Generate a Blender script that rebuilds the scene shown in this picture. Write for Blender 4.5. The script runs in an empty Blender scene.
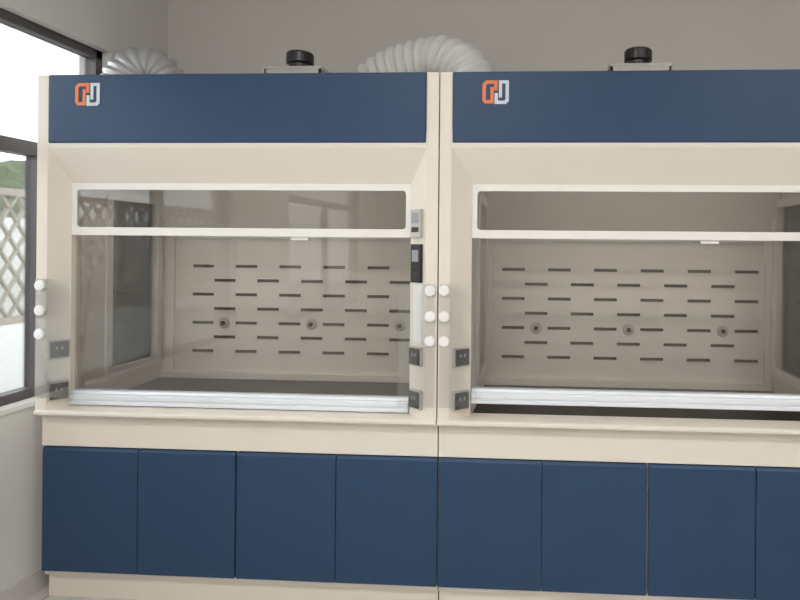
import bpy, bmesh, math
from mathutils import Vector, Matrix

sc = bpy.context.scene
COL = sc.collection
try:
    sc.view_settings.view_transform = 'Standard'
    sc.view_settings.look = 'None'
except Exception:
    pass

# ------------------------------------------------------------ materials
def new_mat(name):
    m = bpy.data.materials.new(name); m.use_nodes = True
    return m, m.node_tree, m.node_tree.nodes, m.node_tree.links

def pmat(name, col, rough=0.5, metal=0.0, var=0.04, scale=6.0, bump=0.0, bscale=80.0, spec=0.5, coat=0.0):
    m, nt, N, L = new_mat(name)
    b = N['Principled BSDF']
    b.inputs['Roughness'].default_value = rough
    b.inputs['Metallic'].default_value = metal
    b.inputs['Specular IOR Level'].default_value = spec
    b.inputs['Coat Weight'].default_value = coat
    tc = N.new('ShaderNodeTexCoord')
    nz = N.new('ShaderNodeTexNoise'); nz.inputs['Scale'].default_value = scale; nz.inputs['Detail'].default_value = 4
    L.new(tc.outputs['Object'], nz.inputs['Vector'])
    mx = N.new('ShaderNodeMix'); mx.data_type = 'RGBA'
    c = Vector(col)
    lo = [max(0, v*(1-var)) for v in c]; hi = [min(1, v*(1+var)) for v in c]
    mx.inputs[6].default_value = (*lo, 1); mx.inputs[7].default_value = (*hi, 1)
    L.new(nz.outputs['Fac'], mx.inputs[0]); L.new(mx.outputs[2], b.inputs['Base Color'])
    if bump > 0:
        n2 = N.new('ShaderNodeTexNoise'); n2.inputs['Scale'].default_value = bscale; n2.inputs['Detail'].default_value = 3
        L.new(tc.outputs['Object'], n2.inputs['Vector'])
        bp = N.new('ShaderNodeBump'); bp.inputs['Strength'].default_value = bump; bp.inputs['Distance'].default_value = 0.002
        L.new(n2.outputs['Fac'], bp.inputs['Height']); L.new(bp.outputs['Normal'], b.inputs['Normal'])
    return m

def glass_mat(name, tint, refl=1.0, rough=0.0, haze=0.0, hazecol=(0.9, 0.9, 0.9)):
    m, nt, N, L = new_mat(name)
    N.remove(N['Principled BSDF'])
    out = N['Material Output']
    tr = N.new('ShaderNodeBsdfTransparent'); tr.inputs['Color'].default_value = (*tint, 1)
    gl = N.new('ShaderNodeBsdfGlossy'); gl.inputs['Roughness'].default_value = rough
    fr = N.new('ShaderNodeFresnel'); fr.inputs['IOR'].default_value = 1.5
    mu = N.new('ShaderNodeMath'); mu.operation = 'MULTIPLY'; mu.inputs[1].default_value = refl
    L.new(fr.outputs[0], mu.inputs[0])
    mix = N.new('ShaderNodeMixShader')
    L.new(mu.outputs[0], mix.inputs[0]); L.new(tr.outputs[0], mix.inputs[1]); L.new(gl.outputs[0], mix.inputs[2])
    last = mix
    if haze > 0:
        df = N.new('ShaderNodeBsdfDiffuse'); df.inputs['Color'].default_value = (*hazecol, 1)
        m2 = N.new('ShaderNodeMixShader'); m2.inputs[0].default_value = haze
        L.new(mix.outputs[0], m2.inputs[1]); L.new(df.outputs[0], m2.inputs[2]); last = m2
    L.new(last.outputs[0], out.inputs['Surface'])
    return m

def emit_mat(name, col, st):
    m, nt, N, L = new_mat(name)
    b = N['Principled BSDF']
    b.inputs['Base Color'].default_value = (*col, 1)
    b.inputs['Emission Color'].default_value = (*col, 1)
    b.inputs['Emission Strength'].default_value = st
    return m

M_cream = pmat('cream_powder_coat', (0.765, 0.708, 0.622), 0.42, var=0.02, bump=0.06, bscale=300)
M_inner = pmat('cream_liner', (0.80, 0.755, 0.685), 0.5, var=0.03)
M_blue = pmat('blue_powder_coat', (0.022, 0.056, 0.120), 0.45, var=0.05, bump=0.08, bscale=400, spec=0.35)
M_white = pmat('white_plastic', (0.84, 0.84, 0.83), 0.35, var=0.01)
M_sash = pmat('white_sash_frame', (0.84, 0.82, 0.78), 0.35, var=0.01)
M_alu = pmat('aluminium_rail', (0.82, 0.86, 0.91), 0.35, metal=0.2, var=0.02)
M_black = pmat('black_plastic', (0.012, 0.012, 0.014), 0.35, var=0.1)
M_dgrey = pmat('dark_grey_plastic', (0.03, 0.026, 0.024), 0.4, var=0.05)
M_grey = pmat('grey_plastic', (0.32, 0.33, 0.35), 0.4, var=0.05)
M_lgrey = pmat('light_grey_plastic', (0.50, 0.48, 0.45), 0.4, var=0.05)
M_work = pmat('dark_resin_worktop', (0.035, 0.024, 0.022), 0.35, var=0.15, scale=30)
M_slotshade = pmat('painted_slot_shade', (0.22, 0.17, 0.13), 0.8)  # dark brown that paints in the shade behind the slots
M_orange = pmat('orange_print', (0.75, 0.19, 0.06), 0.5, var=0.01)
M_lwhite = pmat('white_print', (0.62, 0.66, 0.72), 0.5, var=0.01)
M_wall = pmat('painted_wall', (0.68, 0.655, 0.62), 0.85, var=0.04, scale=2.0, bump=0.1, bscale=60)
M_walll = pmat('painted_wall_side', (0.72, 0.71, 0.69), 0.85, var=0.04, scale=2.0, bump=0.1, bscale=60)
M_ceil = pmat('ceiling_paint', (0.80, 0.79, 0.77), 0.9, var=0.02)
M_base = pmat('baseboard_tile', (0.60, 0.58, 0.56), 0.4)
M_duct = pmat('duct_fabric', (0.72, 0.72, 0.71), 0.45, var=0.05, scale=25)
M_ductg = pmat('duct_foil', (0.50, 0.51, 0.53), 0.35, metal=0.3, var=0.08, scale=25)
M_wframe = pmat('window_frame_bronze', (0.10, 0.09, 0.095), 0.4, metal=0.2)
M_steel = pmat('galvanised_plate', (0.42, 0.40, 0.37), 0.4, metal=0.4, var=0.1, scale=20)
M_glass = glass_mat('sash_glass', (0.965, 0.96, 0.95), 1.0, haze=0.022, hazecol=(0.8, 0.78, 0.74))
M_wglass = glass_mat('window_glass', (0.97, 0.98, 0.98), 0.8)
M_acr = glass_mat('clear_acrylic', (0.975, 0.98, 0.98), 0.6, haze=0.03, hazecol=(0.9, 0.9, 0.9))
M_fill = emit_mat('fill_light_panel', (1.0, 0.98, 0.95), 33.0)  # glow of the added overhead fill lights
M_hoodfill = emit_mat('hood_fill_panel', (1.0, 0.97, 0.93), 2.2)  # glow of the fill light added inside each hood
M_parapet = pmat('parapet_render', (0.72, 0.72, 0.70), 0.8)
M_latt = pmat('lattice_paint', (0.27, 0.23, 0.18), 0.6)
M_leaf = pmat('tree_foliage', (0.07, 0.11, 0.04), 0.8, var=0.6, scale=3)
M_bark = pmat('tree_bark', (0.12, 0.09, 0.06), 0.9, var=0.3)
M_out = pmat('outdoor_paving', (0.40, 0.40, 0.38), 0.9, var=0.1)

# floor tiles
m, nt, N, L = new_mat('floor_tiles'); M_floor = m
b = N['Principled BSDF']; b.inputs['Roughness'].default_value = 0.35
tc = N.new('ShaderNodeTexCoord'); br = N.new('ShaderNodeTexBrick')
br.offset = 0.0; br.inputs['Scale'].default_value = 1.0
br.inputs['Brick Width'].default_value = 0.6; br.inputs['Row Height'].default_value = 0.6
br.inputs['Mortar Size'].default_value = 0.004
br.inputs['Color1'].default_value = (0.62, 0.60, 0.57, 1); br.inputs['Color2'].default_value = (0.59, 0.57, 0.54, 1)
br.inputs['Mortar'].default_value = (0.25, 0.24, 0.22, 1)
L.new(tc.outputs['Object'], br.inputs['Vector']); L.new(br.outputs['Color'], b.inputs['Base Color'])

# ------------------------------------------------------------ helpers
def empty(name, loc=(0, 0, 0)):
    o = bpy.data.objects.new(name, None); o.empty_display_size = 0.1
    o.location = loc; COL.objects.link(o); return o

def link(name, bm, mat, parent=None, bevel=0.0, segs=2, smooth=False):
    bmesh.ops.recalc_face_normals(bm, faces=bm.faces[:])
    me = bpy.data.meshes.new(name); bm.to_mesh(me); bm.free()
    for mm in (mat if isinstance(mat, (list, tuple)) else [mat]):
        me.materials.append(mm)
    o = bpy.data.objects.new(name, me); COL.objects.link(o)
    if parent is not None: o.parent = parent
    if bevel > 0:
        md = o.modifiers.new('bevel', 'BEVEL'); md.width = bevel; md.segments = segs
        md.limit_method = 'ANGLE'; md.angle_limit = math.radians(40)
    if smooth:
        for p in me.polygons: p.use_smooth = True
    return o

def add_box(bm, x0, x1, y0, y1, z0, z1, mi=0):
    vs = [bm.verts.new(p) for p in [(x0,y0,z0),(x1,y0,z0),(x1,y1,z0),(x0,y1,z0),(x0,y0,z1),(x1,y0,z1),(x1,y1,z1),(x0,y1,z1)]]
    for f in [(0,1,2,3),(4,5,6,7),(0,1,5,4),(1,2,6,5),(2,3,7,6),(3,0,4,7)]:
        fc = bm.faces.new([vs[i] for i in f]); fc.material_index = mi

def boxes(name, lst, mat, parent=None, bevel=0.0, segs=2):
    bm = bmesh.new()
    for bx in lst: add_box(bm, *bx)
    return link(name, bm, mat, parent, bevel, segs)

def prism(name, pts, axis, a0, a1, mat, parent=None, bevel=0.0):
    bm = bmesh.new()
    def P(p, a):
        if axis == 'x': return (a, p[0], p[1])
        if axis == 'z': return (p[0], p[1], a)
        return (p[0], a, p[1])
    A = [bm.verts.new(P(p, a0)) for p in pts]; B = [bm.verts.new(P(p, a1)) for p in pts]
    bm.faces.new(A); bm.faces.new(B)
    n = len(pts)
    for i in range(n): bm.faces.new([A[i], A[(i+1) % n], B[(i+1) % n], B[i]])
    return link(name, bm, mat, parent, bevel)

def rrect(x0, x1, z0, z1, r, n=6):
    pts = []
    for cx, cz, a in [(x1-r, z1-r, 0), (x0+r, z1-r, 90), (x0+r, z0+r, 180), (x1-r, z0+r, 270)]:
        for i in range(n+1):
            t = math.radians(a + 90*i/n); pts.append((cx+r*math.cos(t), cz+r*math.sin(t)))
    return pts

def frame(name, outer, inner, ro, ri, y0, y1, mat, parent=None, bevel=0.0, axis='y'):
    bm = bmesh.new()
    O = rrect(*outer, ro); I = rrect(*inner, ri)
    def P(p, a): return (p[0], a, p[1]) if axis == 'y' else (a, p[0], p[1])
    n = len(O)
    Of = [bm.verts.new(P(p, y0)) for p in O]; If = [bm.verts.new(P(p, y0)) for p in I]
    Ob = [bm.verts.new(P(p, y1)) for p in O]; Ib = [bm.verts.new(P(p, y1)) for p in I]
    for i in range(n):
        j = (i+1) % n
        bm.faces.new([Of[i], Of[j], If[j], If[i]]); bm.faces.new([Ob[i], Ob[j], Ib[j], Ib[i]])
        bm.faces.new([Of[i], Of[j], Ob[j], Ob[i]]); bm.faces.new([If[i], If[j], Ib[j], Ib[i]])
    return link(name, bm, mat, parent, bevel)

def lathe(name, prof, center, axis, mat, parent=None, n=28):
    bm = bmesh.new(); rings = []
    c = Vector(center)
    for r, h in prof:
        ring = []
        for i in range(n):
            t = 2*math.pi*i/n
            if axis == 'z': p = c+Vector((r*math.cos(t), r*math.sin(t), h))
            elif axis == 'y': p = c+Vector((r*math.cos(t), h, r*math.sin(t)))
            else: p = c+Vector((h, r*math.cos(t), r*math.sin(t)))
            ring.append(bm.verts.new(p))
        rings.append(ring)
    for a, b2 in zip(rings, rings[1:]):
        for i in range(n): bm.faces.new([a[i], a[(i+1) % n], b2[(i+1) % n], b2[i]])
    bm.faces.new(rings[0]); bm.faces.new(rings[-1])
    o = link(name, bm, mat, parent)
    md = o.modifiers.new('bevel', 'BEVEL'); md.width = 0.0015; md.segments = 2; md.limit_method = 'ANGLE'
    return o

# ------------------------------------------------------------ hood
ZT = 2.357
def fume_hood(cx, sash_lift, xl=0.765, bs=0.02):
    """xl: half-width of the opening on the left side; bs: sideways offset of the baffle slot pattern"""
    H = empty('fume_hood', (cx, 0, 0))
    W = 0.8975
    XI = {-1: xl, 1: 0.765}
    YF = -0.04; YS = 0.03
    prism('front_apron', [(0.0,0.702),(0.0,0.845),(-0.045,0.850),(-0.05,0.856),(-0.05,0.866),(-0.04,0.873),(0.06,0.880),(0.06,0.702)],
          'x', -W, W, M_cream, H, 0.002)
    boxes('worktop', [(-W+0.02, W-0.02, 0.06, 0.80, 0.80, 0.862)], M_work, H, 0.003)
    boxes('under_worktop_box', [(-W, W, 0.06, 0.85, 0.702, 0.80)], M_cream, H)
    for s, nm in ((-1, 'left'), (1, 'right')):
        xi = XI[s]
        pts = [(s*W, YF), (s*(W-0.050), YF), (s*xi, YS), (s*xi, 0.10), (s*W, 0.10)]
        prism('post_'+nm, pts, 'z', 0.868, ZT, M_cream, H, 0.002)
    prism('header_soffit', [(YF, 2.056),(YF, 2.036),(YS, 1.886),(0.07,1.886),(0.07,2.10),(YF,2.10)], 'x', -0.846, 0.846, M_cream, H, 0.0015)
    boxes('header_box', [(-0.846, 0.846, -0.025, 0.10, 2.09, ZT-0.004)], M_cream, H)
    boxes('header_panel', [(-0.843, 0.843, -0.047, -0.025, 2.056, ZT)], M_blue, H, 0.006, 3)
    side_open = (0.27, 0.64, 0.985, 1.84)
    for s, nm in ((-1, 'left'), (1, 'right')):
        xi = s*XI[s]
        xa, xb = sorted((xi, s*W))
        y0, y1, z0, z1 = side_open
        boxes('side_panel_'+nm, [(xa, xb, 0.10, y0, 0.80, 2.30), (xa, xb, y1, 0.85, 0.80, 2.30),
                                 (xa, xb, y0, y1, 0.80, z0), (xa, xb, y0, y1, z1, 2.30)], M_inner, H)
        xf = sorted((xi, xi - s*0.012))
        frame('side_window_frame_'+nm, (y0-0.03, y1+0.03, z0-0.03, z1+0.03), (y0+0.012, y1-0.012, z0+0.012, z1-0.012),
              0.02, 0.012, xf[0], xf[1], M_sash, H, 0.002, axis='x')
        ga, gb = sorted((xi+s*0.03, xi+s*0.034))
        boxes('side_window_glass_'+nm, [(ga, gb, y0, y1, z0, z1)], M_glass, H)
    boxes('rear_panel', [(-W, W, 0.83, 0.85, 0.80, 2.30)], M_cream, H)
    boxes('top_panel', [(-W, W, 0.10, 0.85, 2.28, 2.30)], M_cream, H)
    YB = 0.70; T = 0.008
    rows = [1.49 - 0.0795*i for i in range(7)]
    hh = 0.0085; hl = 0.062
    Zb, Zt = 0.90, 1.655; XB = 0.755
    ra = [-0.625+0.25*i+bs for i in range(6)]; rb = [-0.5+0.25*i+bs for i in range(5)]
    lst = []; lips = []
    zprev = Zt
    for k, rz in enumerate(rows):
        lst.append((-XB, XB, YB, YB+T, rz+hh, zprev))
        x = -XB
        for c in (ra if k % 2 == 0 else rb):
            lst.append((x, c-hl, YB, YB+T, rz-hh, rz+hh)); x = c+hl
            lips.append((c-hl, c+hl, YB-0.004, YB, rz-hh-0.003, rz-hh))
        lst.append((x, XB, YB, YB+T, rz-hh, rz+hh))
        zprev = rz-hh
    lst.append((-XB, XB, YB, YB+T, Zb, zprev))
    boxes('baffle_panel', lst, M_inner, H)
    boxes('slot_shade_backing', [(-0.76, 0.76, 0.730, 0.745, 0.87, 1.68)], M_slotshade, H)  # dark sheet behind the slots, shade put in as colour
    boxes('baffle_slot_lips', lips, M_inner, H)
    prism('baffle_upper', [(YB-0.002, 1.652), (YB-0.002, 1.664), (0.45, 2.10), (0.46, 2.11), (YB+0.012, 1.662), (YB+0.012, 1.652)], 'x', -xl, 0.762, M_inner, H)
    boxes('baffle_top_trim', [(-xl, 0.762, YB-0.012, YB, 1.645, 1.662)], M_sash, H, 0.002)
    boxes('baffle_corner_trim', [(-xl, -0.725, YB-0.02, YB, 0.90, 1.645)], M_inner, H, 0.002)
    boxes('baffle_corner_trim', [(0.725, 0.764, YB-0.02, YB, 0.90, 1.645)], M_inner, H, 0.002)
    boxes('baffle_skirt', [(-xl, 0.76, YB-0.03, YB+0.01, 0.862, 0.90)], M_inner, H, 0.003)
    boxes('inner_roof', [(-xl, 0.765, 0.07, 0.50, 2.10, 2.12)], M_inner, H)
    boxes('hood_fill_case', [(-0.45, 0.45, 0.16, 0.34, 2.075, 2.10)], M_white, H, 0.003)  # fill light added under the roof to brighten the interior
    boxes('hood_fill_panel', [(-0.43, 0.43, 0.18, 0.32, 2.070, 2.075)], M_hoodfill, H)
    for i, x in enumerate((-0.5+bs, 0.0+bs, 0.5+bs)):
        lathe('baffle_knob', [(0.030, 0), (0.030, -0.006), (0.024, -0.010), (0.014, -0.012)], (x, YB, 1.172), 'y', M_lgrey, H)
        lathe('baffle_knob_screw', [(0.012, 0), (0.012, -0.010), (0.008, -0.012)], (x, YB-0.012, 1.172), 'y', M_dgrey, H)
    frame('upper_window_frame', (-xl, 0.765, 1.650, 1.889), (-xl+0.023, 0.742, 1.687, 1.856), 0.006, 0.016, YS, YS+0.016, M_sash, H, 0.003)
    boxes('upper_window_glass', [(-xl+0.015, 0.75, YS+0.006, YS+0.010, 1.68, 1.862)], M_glass, H)
    d = sash_lift
    boxes('sash_glass', [(-xl+0.007, 0.758, YS+0.022, YS+0.027, 0.93+d, 1.665)], M_glass, H)
    prof = [(YS-0.006, 0.883+d), (YS-0.006, 0.895+d), (YS+0.001, 0.898+d), (YS+0.001, 0.905+d), (YS-0.008, 0.908+d), (YS-0.008, 0.924+d),
            (YS-0.001, 0.927+d), (YS-0.001, 0.932+d), (YS-0.006, 0.934+d), (YS+0.002, 0.945+d), (YS+0.034, 0.947+d), (YS+0.034, 0.883+d)]
    prism('sash_rail', prof, 'x', -xl+0.004, 0.76, M_alu, H, 0.0008)
    boxes('sash_clip', [(0.22, 0.30, YS+0.012, YS+0.022, 1.635, 1.652)], M_white, H, 0.002)
    def bevel_item(nm, s, zc, w, h, t, mat, t0=0.0, bev=0.002, shift=0.0):
        a = Vector((s*(W-0.050), YF, 0)); b_ = Vector((s*XI[s], YS, 0))
        u = (b_-a).normalized()
        n = Vector((u.y, -u.x, 0))
        if n.y > 0: n = -n
        c = (a+b_)/2 + u*shift
        bm = bmesh.new()
        vs = []
        for dz in (-h/2, h/2):
            for (du, dn) in ((-w/2, t0), (w/2, t0), (w/2, t0+t), (-w/2, t0+t)):
                p = c+u*du+n*dn; vs.append(bm.verts.new((p.x, p.y, zc+dz)))
        for f in [(0,1,2,3),(4,5,6,7),(0,1,5,4),(1,2,6,5),(2,3,7,6),(3,0,4,7)]: bm.faces.new([vs[i] for i in f])
        return link(nm, bm, mat, H, bev)
    for s in (-1, 1):
        for z in (1.138, 0.953):
            bevel_item('socket_plate', s, z, 0.080, 0.082, 0.014, M_lgrey)
            bevel_item('socket_insert', s, z, 0.068, 0.070, 0.006, M_dgrey, t0=0.014)
            bevel_item('socket_slot', s, z+0.008, 0.006, 0.014, 0.001, M_grey, t0=0.020, bev=0, shift=-0.010)
            bevel_item('socket_slot', s, z+0.008, 0.006, 0.014, 0.001, M_grey, t0=0.020, bev=0, shift=0.010)
    bevel_item('airflow_monitor', 1, 1.712, 0.066, 0.120, 0.018, M_lgrey)
    bevel_item('airflow_monitor_screen', 1, 1.735, 0.048, 0.045, 0.002, M_grey, t0=0.018)
    bevel_item('airflow_monitor_keys', 1, 1.685, 0.048, 0.022, 0.002, M_dgrey, t0=0.018)
    bevel_item('controller_body', 1, 1.540, 0.066, 0.165, 0.016, M_black)
    bevel_item('controller_screen', 1, 1.572, 0.044, 0.050, 0.002, M_grey, t0=0.016)
    for k in range(3):
        bevel_item('controller_key', 1, 1.520-0.022*k, 0.040, 0.010, 0.002, M_dgrey, t0=0.016)
    bevel_item('instruction_label', 1, 1.325, 0.060, 0.26, 0.002, M_white, bev=0)
    for s in (-1, 1):
        for z in (1.425, 1.315, 1.210):
            lathe('guard_knob', [(0.024, 0), (0.024, -0.014), (0.020, -0.019), (0.010, -0.020)], (s*(W-0.028), YF, z), 'y', M_white, H)
        xa, xb = sorted((s*(W-0.008), s*(W-0.165)))
        boxes('acrylic_guard', [(xa, xb, YF-0.012, YF-0.008, 0.93, 1.455)], M_acr, H)
    lx, lz, y0, y1 = -0.660, 2.268, -0.0495, -0.0470
    def poly(nm, pts, mat): prism(nm, [(lx+p[0], lz+p[1]) for p in pts], 'y', y0, y1, mat, H)
    poly('logo_orange_arch', [(-0.056,-0.034),(-0.046,-0.048),(-0.022,-0.048),(-0.022,-0.033),(-0.041,-0.033),(-0.041,0.030),(-0.032,0.036),(-0.006,0.036),(-0.006,0.008),(0.008,0.008),(0.008,0.050),(-0.040,0.050),(-0.056,0.036)], M_orange)
    poly('logo_orange_bar', [(-0.022,-0.048),(-0.008,-0.048),(-0.008,0.022),(-0.022,0.022)], M_orange)
    poly('logo_white_hook', [(-0.004,-0.050),(0.044,-0.050),(0.056,-0.038),(0.056,0.050),(0.028,0.050),(0.028,0.037),(0.042,0.037),(0.042,-0.030),(0.036,-0.036),(0.010,-0.036),(0.010,-0.004),(-0.004,-0.004)], M_lwhite)
    poly('logo_white_bar', [(0.014,-0.022),(0.027,-0.022),(0.027,0.050),(0.014,0.050)], M_lwhite)
    return H

def base_cabinet(cx):
    B = empty('base_cabinet', (cx, 0, 0))
    W = 0.8975
    boxes('carcass', [(-W, W, 0.022, 0.84, 0.11, 0.702)], M_cream, B, 0.001)
    boxes('plinth', [(-W, W, 0.045, 0.80, 0.0, 0.11)], M_cream, B, 0.001)
    for i in range(4):
        x0 = -0.9+0.45*i+(0.0035 if i % 2 == 0 else 0.0012); x1 = -0.9+0.45*(i+1)-(0.0035 if i % 2 == 1 else 0.0012)
        bm = bmesh.new()
        prof = [(0.022,0.137),(0.0,0.137),(0.0,0.682),(0.010,0.696),(0.022,0.696)]
        A = [bm.verts.new((x0, p[0], p[1])) for p in prof]; C = [bm.verts.new((x1, p[0], p[1])) for p in prof]
        bm.faces.new(A); bm.faces.new(C)
        for k in range(5): bm.faces.new([A[k], A[(k+1) % 5], C[(k+1) % 5], C[k]])
        link('door_panel', bm, M_blue, B, 0.004, 3)
    return B

fume_hood(-0.9, 0.0, 0.792, 0.060); fume_hood(0.9, 0.048, bs=0.010)
fume_hood(2.7, 0.0)
base_cabinet(-0.9); base_cabinet(0.9); base_cabinet(2.7)

# ------------------------------------------------------------ top valves
def valve(x, y):
    E = empty('exhaust_damper_valve', (x, y, 2.30))
    boxes('bracket_plate', [(-0.14, 0.14, -0.09, 0.09, 0.135, 0.150)], M_steel, E, 0.002)
    boxes('bracket_legs', [(-0.135, -0.125, -0.09, 0.09, 0.0, 0.135), (0.125, 0.135, -0.09, 0.09, 0.0, 0.135),
                           (-0.135, 0.135, -0.09, -0.085, 0.09, 0.135)], M_steel, E)
    lathe('valve_cap', [(0.050, 0.0), (0.050, 0.030), (0.064, 0.034), (0.064, 0.078), (0.058, 0.086), (0.030, 0.090)], (0, 0, 0.150), 'z', M_black, E)
    lathe('valve_stem', [(0.02, 0.0), (0.02, 0.14)], (0, 0, 0.0), 'z', M_steel, E)
valve(-0.73, 0.25); valve(0.88, 0.25)

# ------------------------------------------------------------ ducts
def duct(name, pts, r, mat, pitch=0.042, amp=0.07):
    P = [Vector(p) for p in pts]; seg = [0]
    for a, b_ in zip(P, P[1:]): seg.append(seg[-1]+(b_-a).length)
    tot = seg[-1]; nr = int(tot/pitch)*8
    def at(s):
        for i in range(len(P)-1):
            if s <= seg[i+1] or i == len(P)-2:
                t = (s-seg[i])/(seg[i+1]-seg[i]); return P[i].lerp(P[i+1], t)
    bm = bmesh.new(); rings = []; n = 32
    side = None
    for k in range(nr+1):
        s = tot*k/nr; c = at(s); e = 0.02
        t = (at(min(tot, s+e))-at(max(0, s-e))).normalized()
        if side is None:
            side = t.orthogonal().normalized()
        side = (side - t*side.dot(t)).normalized(); up = t.cross(side)
        ph = math.pi*k/8
        rr = r*(1+amp*(1.2*(1-abs(math.cos(ph)))-0.5)*-1)
        rings.append([bm.verts.new(c+(side*math.cos(2*math.pi*i/n)+up*math.sin(2*math.pi*i/n))*rr) for i in range(n)])
    for a, b_ in zip(rings, rings[1:]):
        for i in range(n): bm.faces.new([a[i], a[(i+1) % n], b_[(i+1) % n], b_[i]])
    bm.faces.new(rings[0]); bm.faces.new(rings[-1])
    return link(name, bm, mat, None, smooth=True)
cz, R = 2.302, 0.258
pts = []
for i in range(41):
    a = math.pi*i/40
    ax = 0.43 if i < 20 else 0.235
    pts.append((-0.12-ax*math.cos(a), 0.50+0.10*math.cos(a), cz+R*math.sin(a)))
duct('flexible_duct', pts, 0.125, M_duct, pitch=0.050, amp=0.16)
pts = []
for i in range(31):
    a = math.pi*i/30
    pts.append((-1.635-0.105*math.cos(a), 0.45-0.06*math.cos(a), 2.302+0.230*math.sin(a)))
duct('flexible_duct', pts, 0.105, M_ductg, pitch=0.030, amp=0.10)

# ------------------------------------------------------------ room
XL, XR, YBk, YFr, HC = -1.88, 5.2, 1.0, -5.6, 3.45
TH = 0.18
boxes('floor', [(XL-TH, XR+TH, YFr-TH, YBk+TH, -0.1, 0)], M_floor)
boxes('ceiling', [(XL-TH, XR+TH, YFr-TH, YBk+TH, HC, HC+0.1)], M_ceil)
boxes('wall_back', [(XL-TH, XR+TH, YBk, YBk+TH, 0, HC)], M_wall)
boxes('wall_right', [(XR, XR+TH, YFr, YBk, 0, HC)], M_wall)
boxes('wall_front', [(XL-TH, XR+TH, YFr-TH, YFr, 0, HC)], M_wall)
W1 = (-1.75, 0.52); W2 = (-4.9, -2.7); ZS, ZW = 0.89, 2.64
boxes('wall_left', [(XL-TH, XL, YFr, YBk, 0, ZS), (XL-TH, XL, YFr, YBk, ZW, HC), (XL-TH, XL, W1[1], YBk, ZS, ZW),
                    (XL-TH, XL, W2[1], W1[0], ZS, ZW), (XL-TH, XL, YFr, W2[0], ZS, ZW)], M_walll)
boxes('baseboard_left', [(XL, XL+0.012, YFr, YBk, 0, 0.10)], M_base)
boxes('baseboard_back', [(XL, XR, YBk-0.012, YBk, 0, 0.10)], M_base)

def window(name, y0, y1, muls):
    E = empty(name, (XL, 0, 0))
    xa, xb = -0.11, -0.05; f = 0.045
    l = [(xa, xb, y0, y1, ZS, ZS+f), (xa, xb, y0, y1, ZW-f, ZW), (xa, xb, y0, y0+f, ZS, ZW), (xa, xb, y1-f, y1, ZS, ZW),
         (xa, xb, y0, y1, 2.02, 2.085)]
    for mY in muls: l.append((xa, xb, mY-0.025, mY+0.025, ZS, 2.03))
    boxes('window_frame', l, M_wframe, E, 0.002)
    boxes('window_pane', [(-0.082, -0.078, y0, y1, ZS, ZW)], M_wglass, E)
    return E
window('window_1', *W1, [-0.95, 0.14]); window('window_2', *W2, [-3.8])
boxes('trim_1', [(XL-0.05, XL+0.012, W1[0], W1[1], ZS-0.02, ZS+0.002)], M_ceil)

for i, (x, y) in enumerate([(-0.3, -2.5), (2.6, -2.5), (-0.3, -4.3), (2.6, -4.3)]):
    E = empty('added_fill_light', (x, y, HC))  # out-of-view fill light, added to brighten the room
    boxes('fill_light_case', [(-0.62, 0.62, -0.17, 0.17, -0.06, 0)], M_white, E, 0.004)
    boxes('fill_light_panel', [(-0.6, 0.6, -0.15, 0.15, -0.068, -0.060)], M_fill, E)

# ------------------------------------------------------------ outdoors
boxes('outdoor_ground', [(-40, XL-TH-0.02, -25, 30, -0.3, -0.12)], M_out)
boxes('parapet_wall', [(-5.3, -5.0, -8, 12, -0.12, 0.75)], M_parapet)
boxes('garden_wall', [(-7.2, -7.0, -10, 16, -0.12, 1.95)], M_parapet)
bm = bmesh.new()
add_box(bm, -5.2, -5.1, -8, 12, 0.75, 0.82); add_box(bm, -5.2, -5.1, -8, 12, 2.10, 2.17)
for k in range(-8, 13): add_box(bm, -5.19, -5.11, k-0.04, k+0.04, 0.8, 2.12)
for k in range(-60, 80):
    for sgn in (1, -1):
        y = k*0.20; w = 0.014
        y2 = y + sgn*0.9
        if not (-8 <= min(y, y2) and max(y, y2) <= 12): continue
        vs = []
        for xx in (-5.17, -5.13):
            for (yy, zz) in ((y-w, 0.81), (y+w, 0.81), (y2+w, 2.11), (y2-w, 2.11)): vs.append(bm.verts.new((xx, yy, zz)))
        for f in [(0,1,2,3),(4,5,6,7),(0,1,5,4),(1,2,6,5),(2,3,7,6),(3,0,4,7)]: bm.faces.new([vs[i] for i in f])
link('lattice_fence', bm, M_latt)
import random
random.seed(4)
for k in range(9):
    T = empty('tree', (-13+random.uniform(-2, 1), -2+3.0*k, -0.12))
    lathe('trunk', [(0.16, 0), (0.11, 1.5), (0.07, 2.3)], (0, 0, 0), 'z', M_bark, T, 10)
    bm = bmesh.new()
    for j in range(9):
        a = random.uniform(0, 6.28); rr = random.uniform(0, 1.1)
        mt = Matrix.Translation((rr*math.cos(a), rr*math.sin(a), 2.4+random.uniform(-0.5, 0.75)))
        r = bmesh.ops.create_icosphere(bm, subdivisions=3, radius=random.uniform(0.55, 0.9), matrix=mt)
        for v in r['verts']: v.co += Vector((random.uniform(-1, 1), random.uniform(-1, 1), random.uniform(-1, 1)))*0.07
    link('foliage', bm, M_leaf, T)

# ------------------------------------------------------------ world
w = bpy.data.worlds.new('overcast_sky'); sc.world = w; w.use_nodes = True
bg = w.node_tree.nodes['Background']; bg.inputs['Color'].default_value = (0.93, 0.97, 1.0, 1); bg.inputs['Strength'].default_value = 6.0

# ------------------------------------------------------------ camera
cd = bpy.data.cameras.new('camera'); cam = bpy.data.objects.new('camera', cd); COL.objects.link(cam)
cd.sensor_width = 36; cd.lens = 27.0
cd.shift_x = -0.1375; cd.shift_y = -0.068; cd.clip_start = 0.05
yaw = math.asin(0.0566)
Mx = Matrix.Translation((0.45, -2.577, 1.62)) @ Matrix.Rotation(yaw, 4, 'Z') @ Matrix.Rotation(math.pi/2, 4, 'X') @ Matrix.Rotation(0.009, 4, 'Z')
cam.matrix_world = Mx
sc.camera = cam
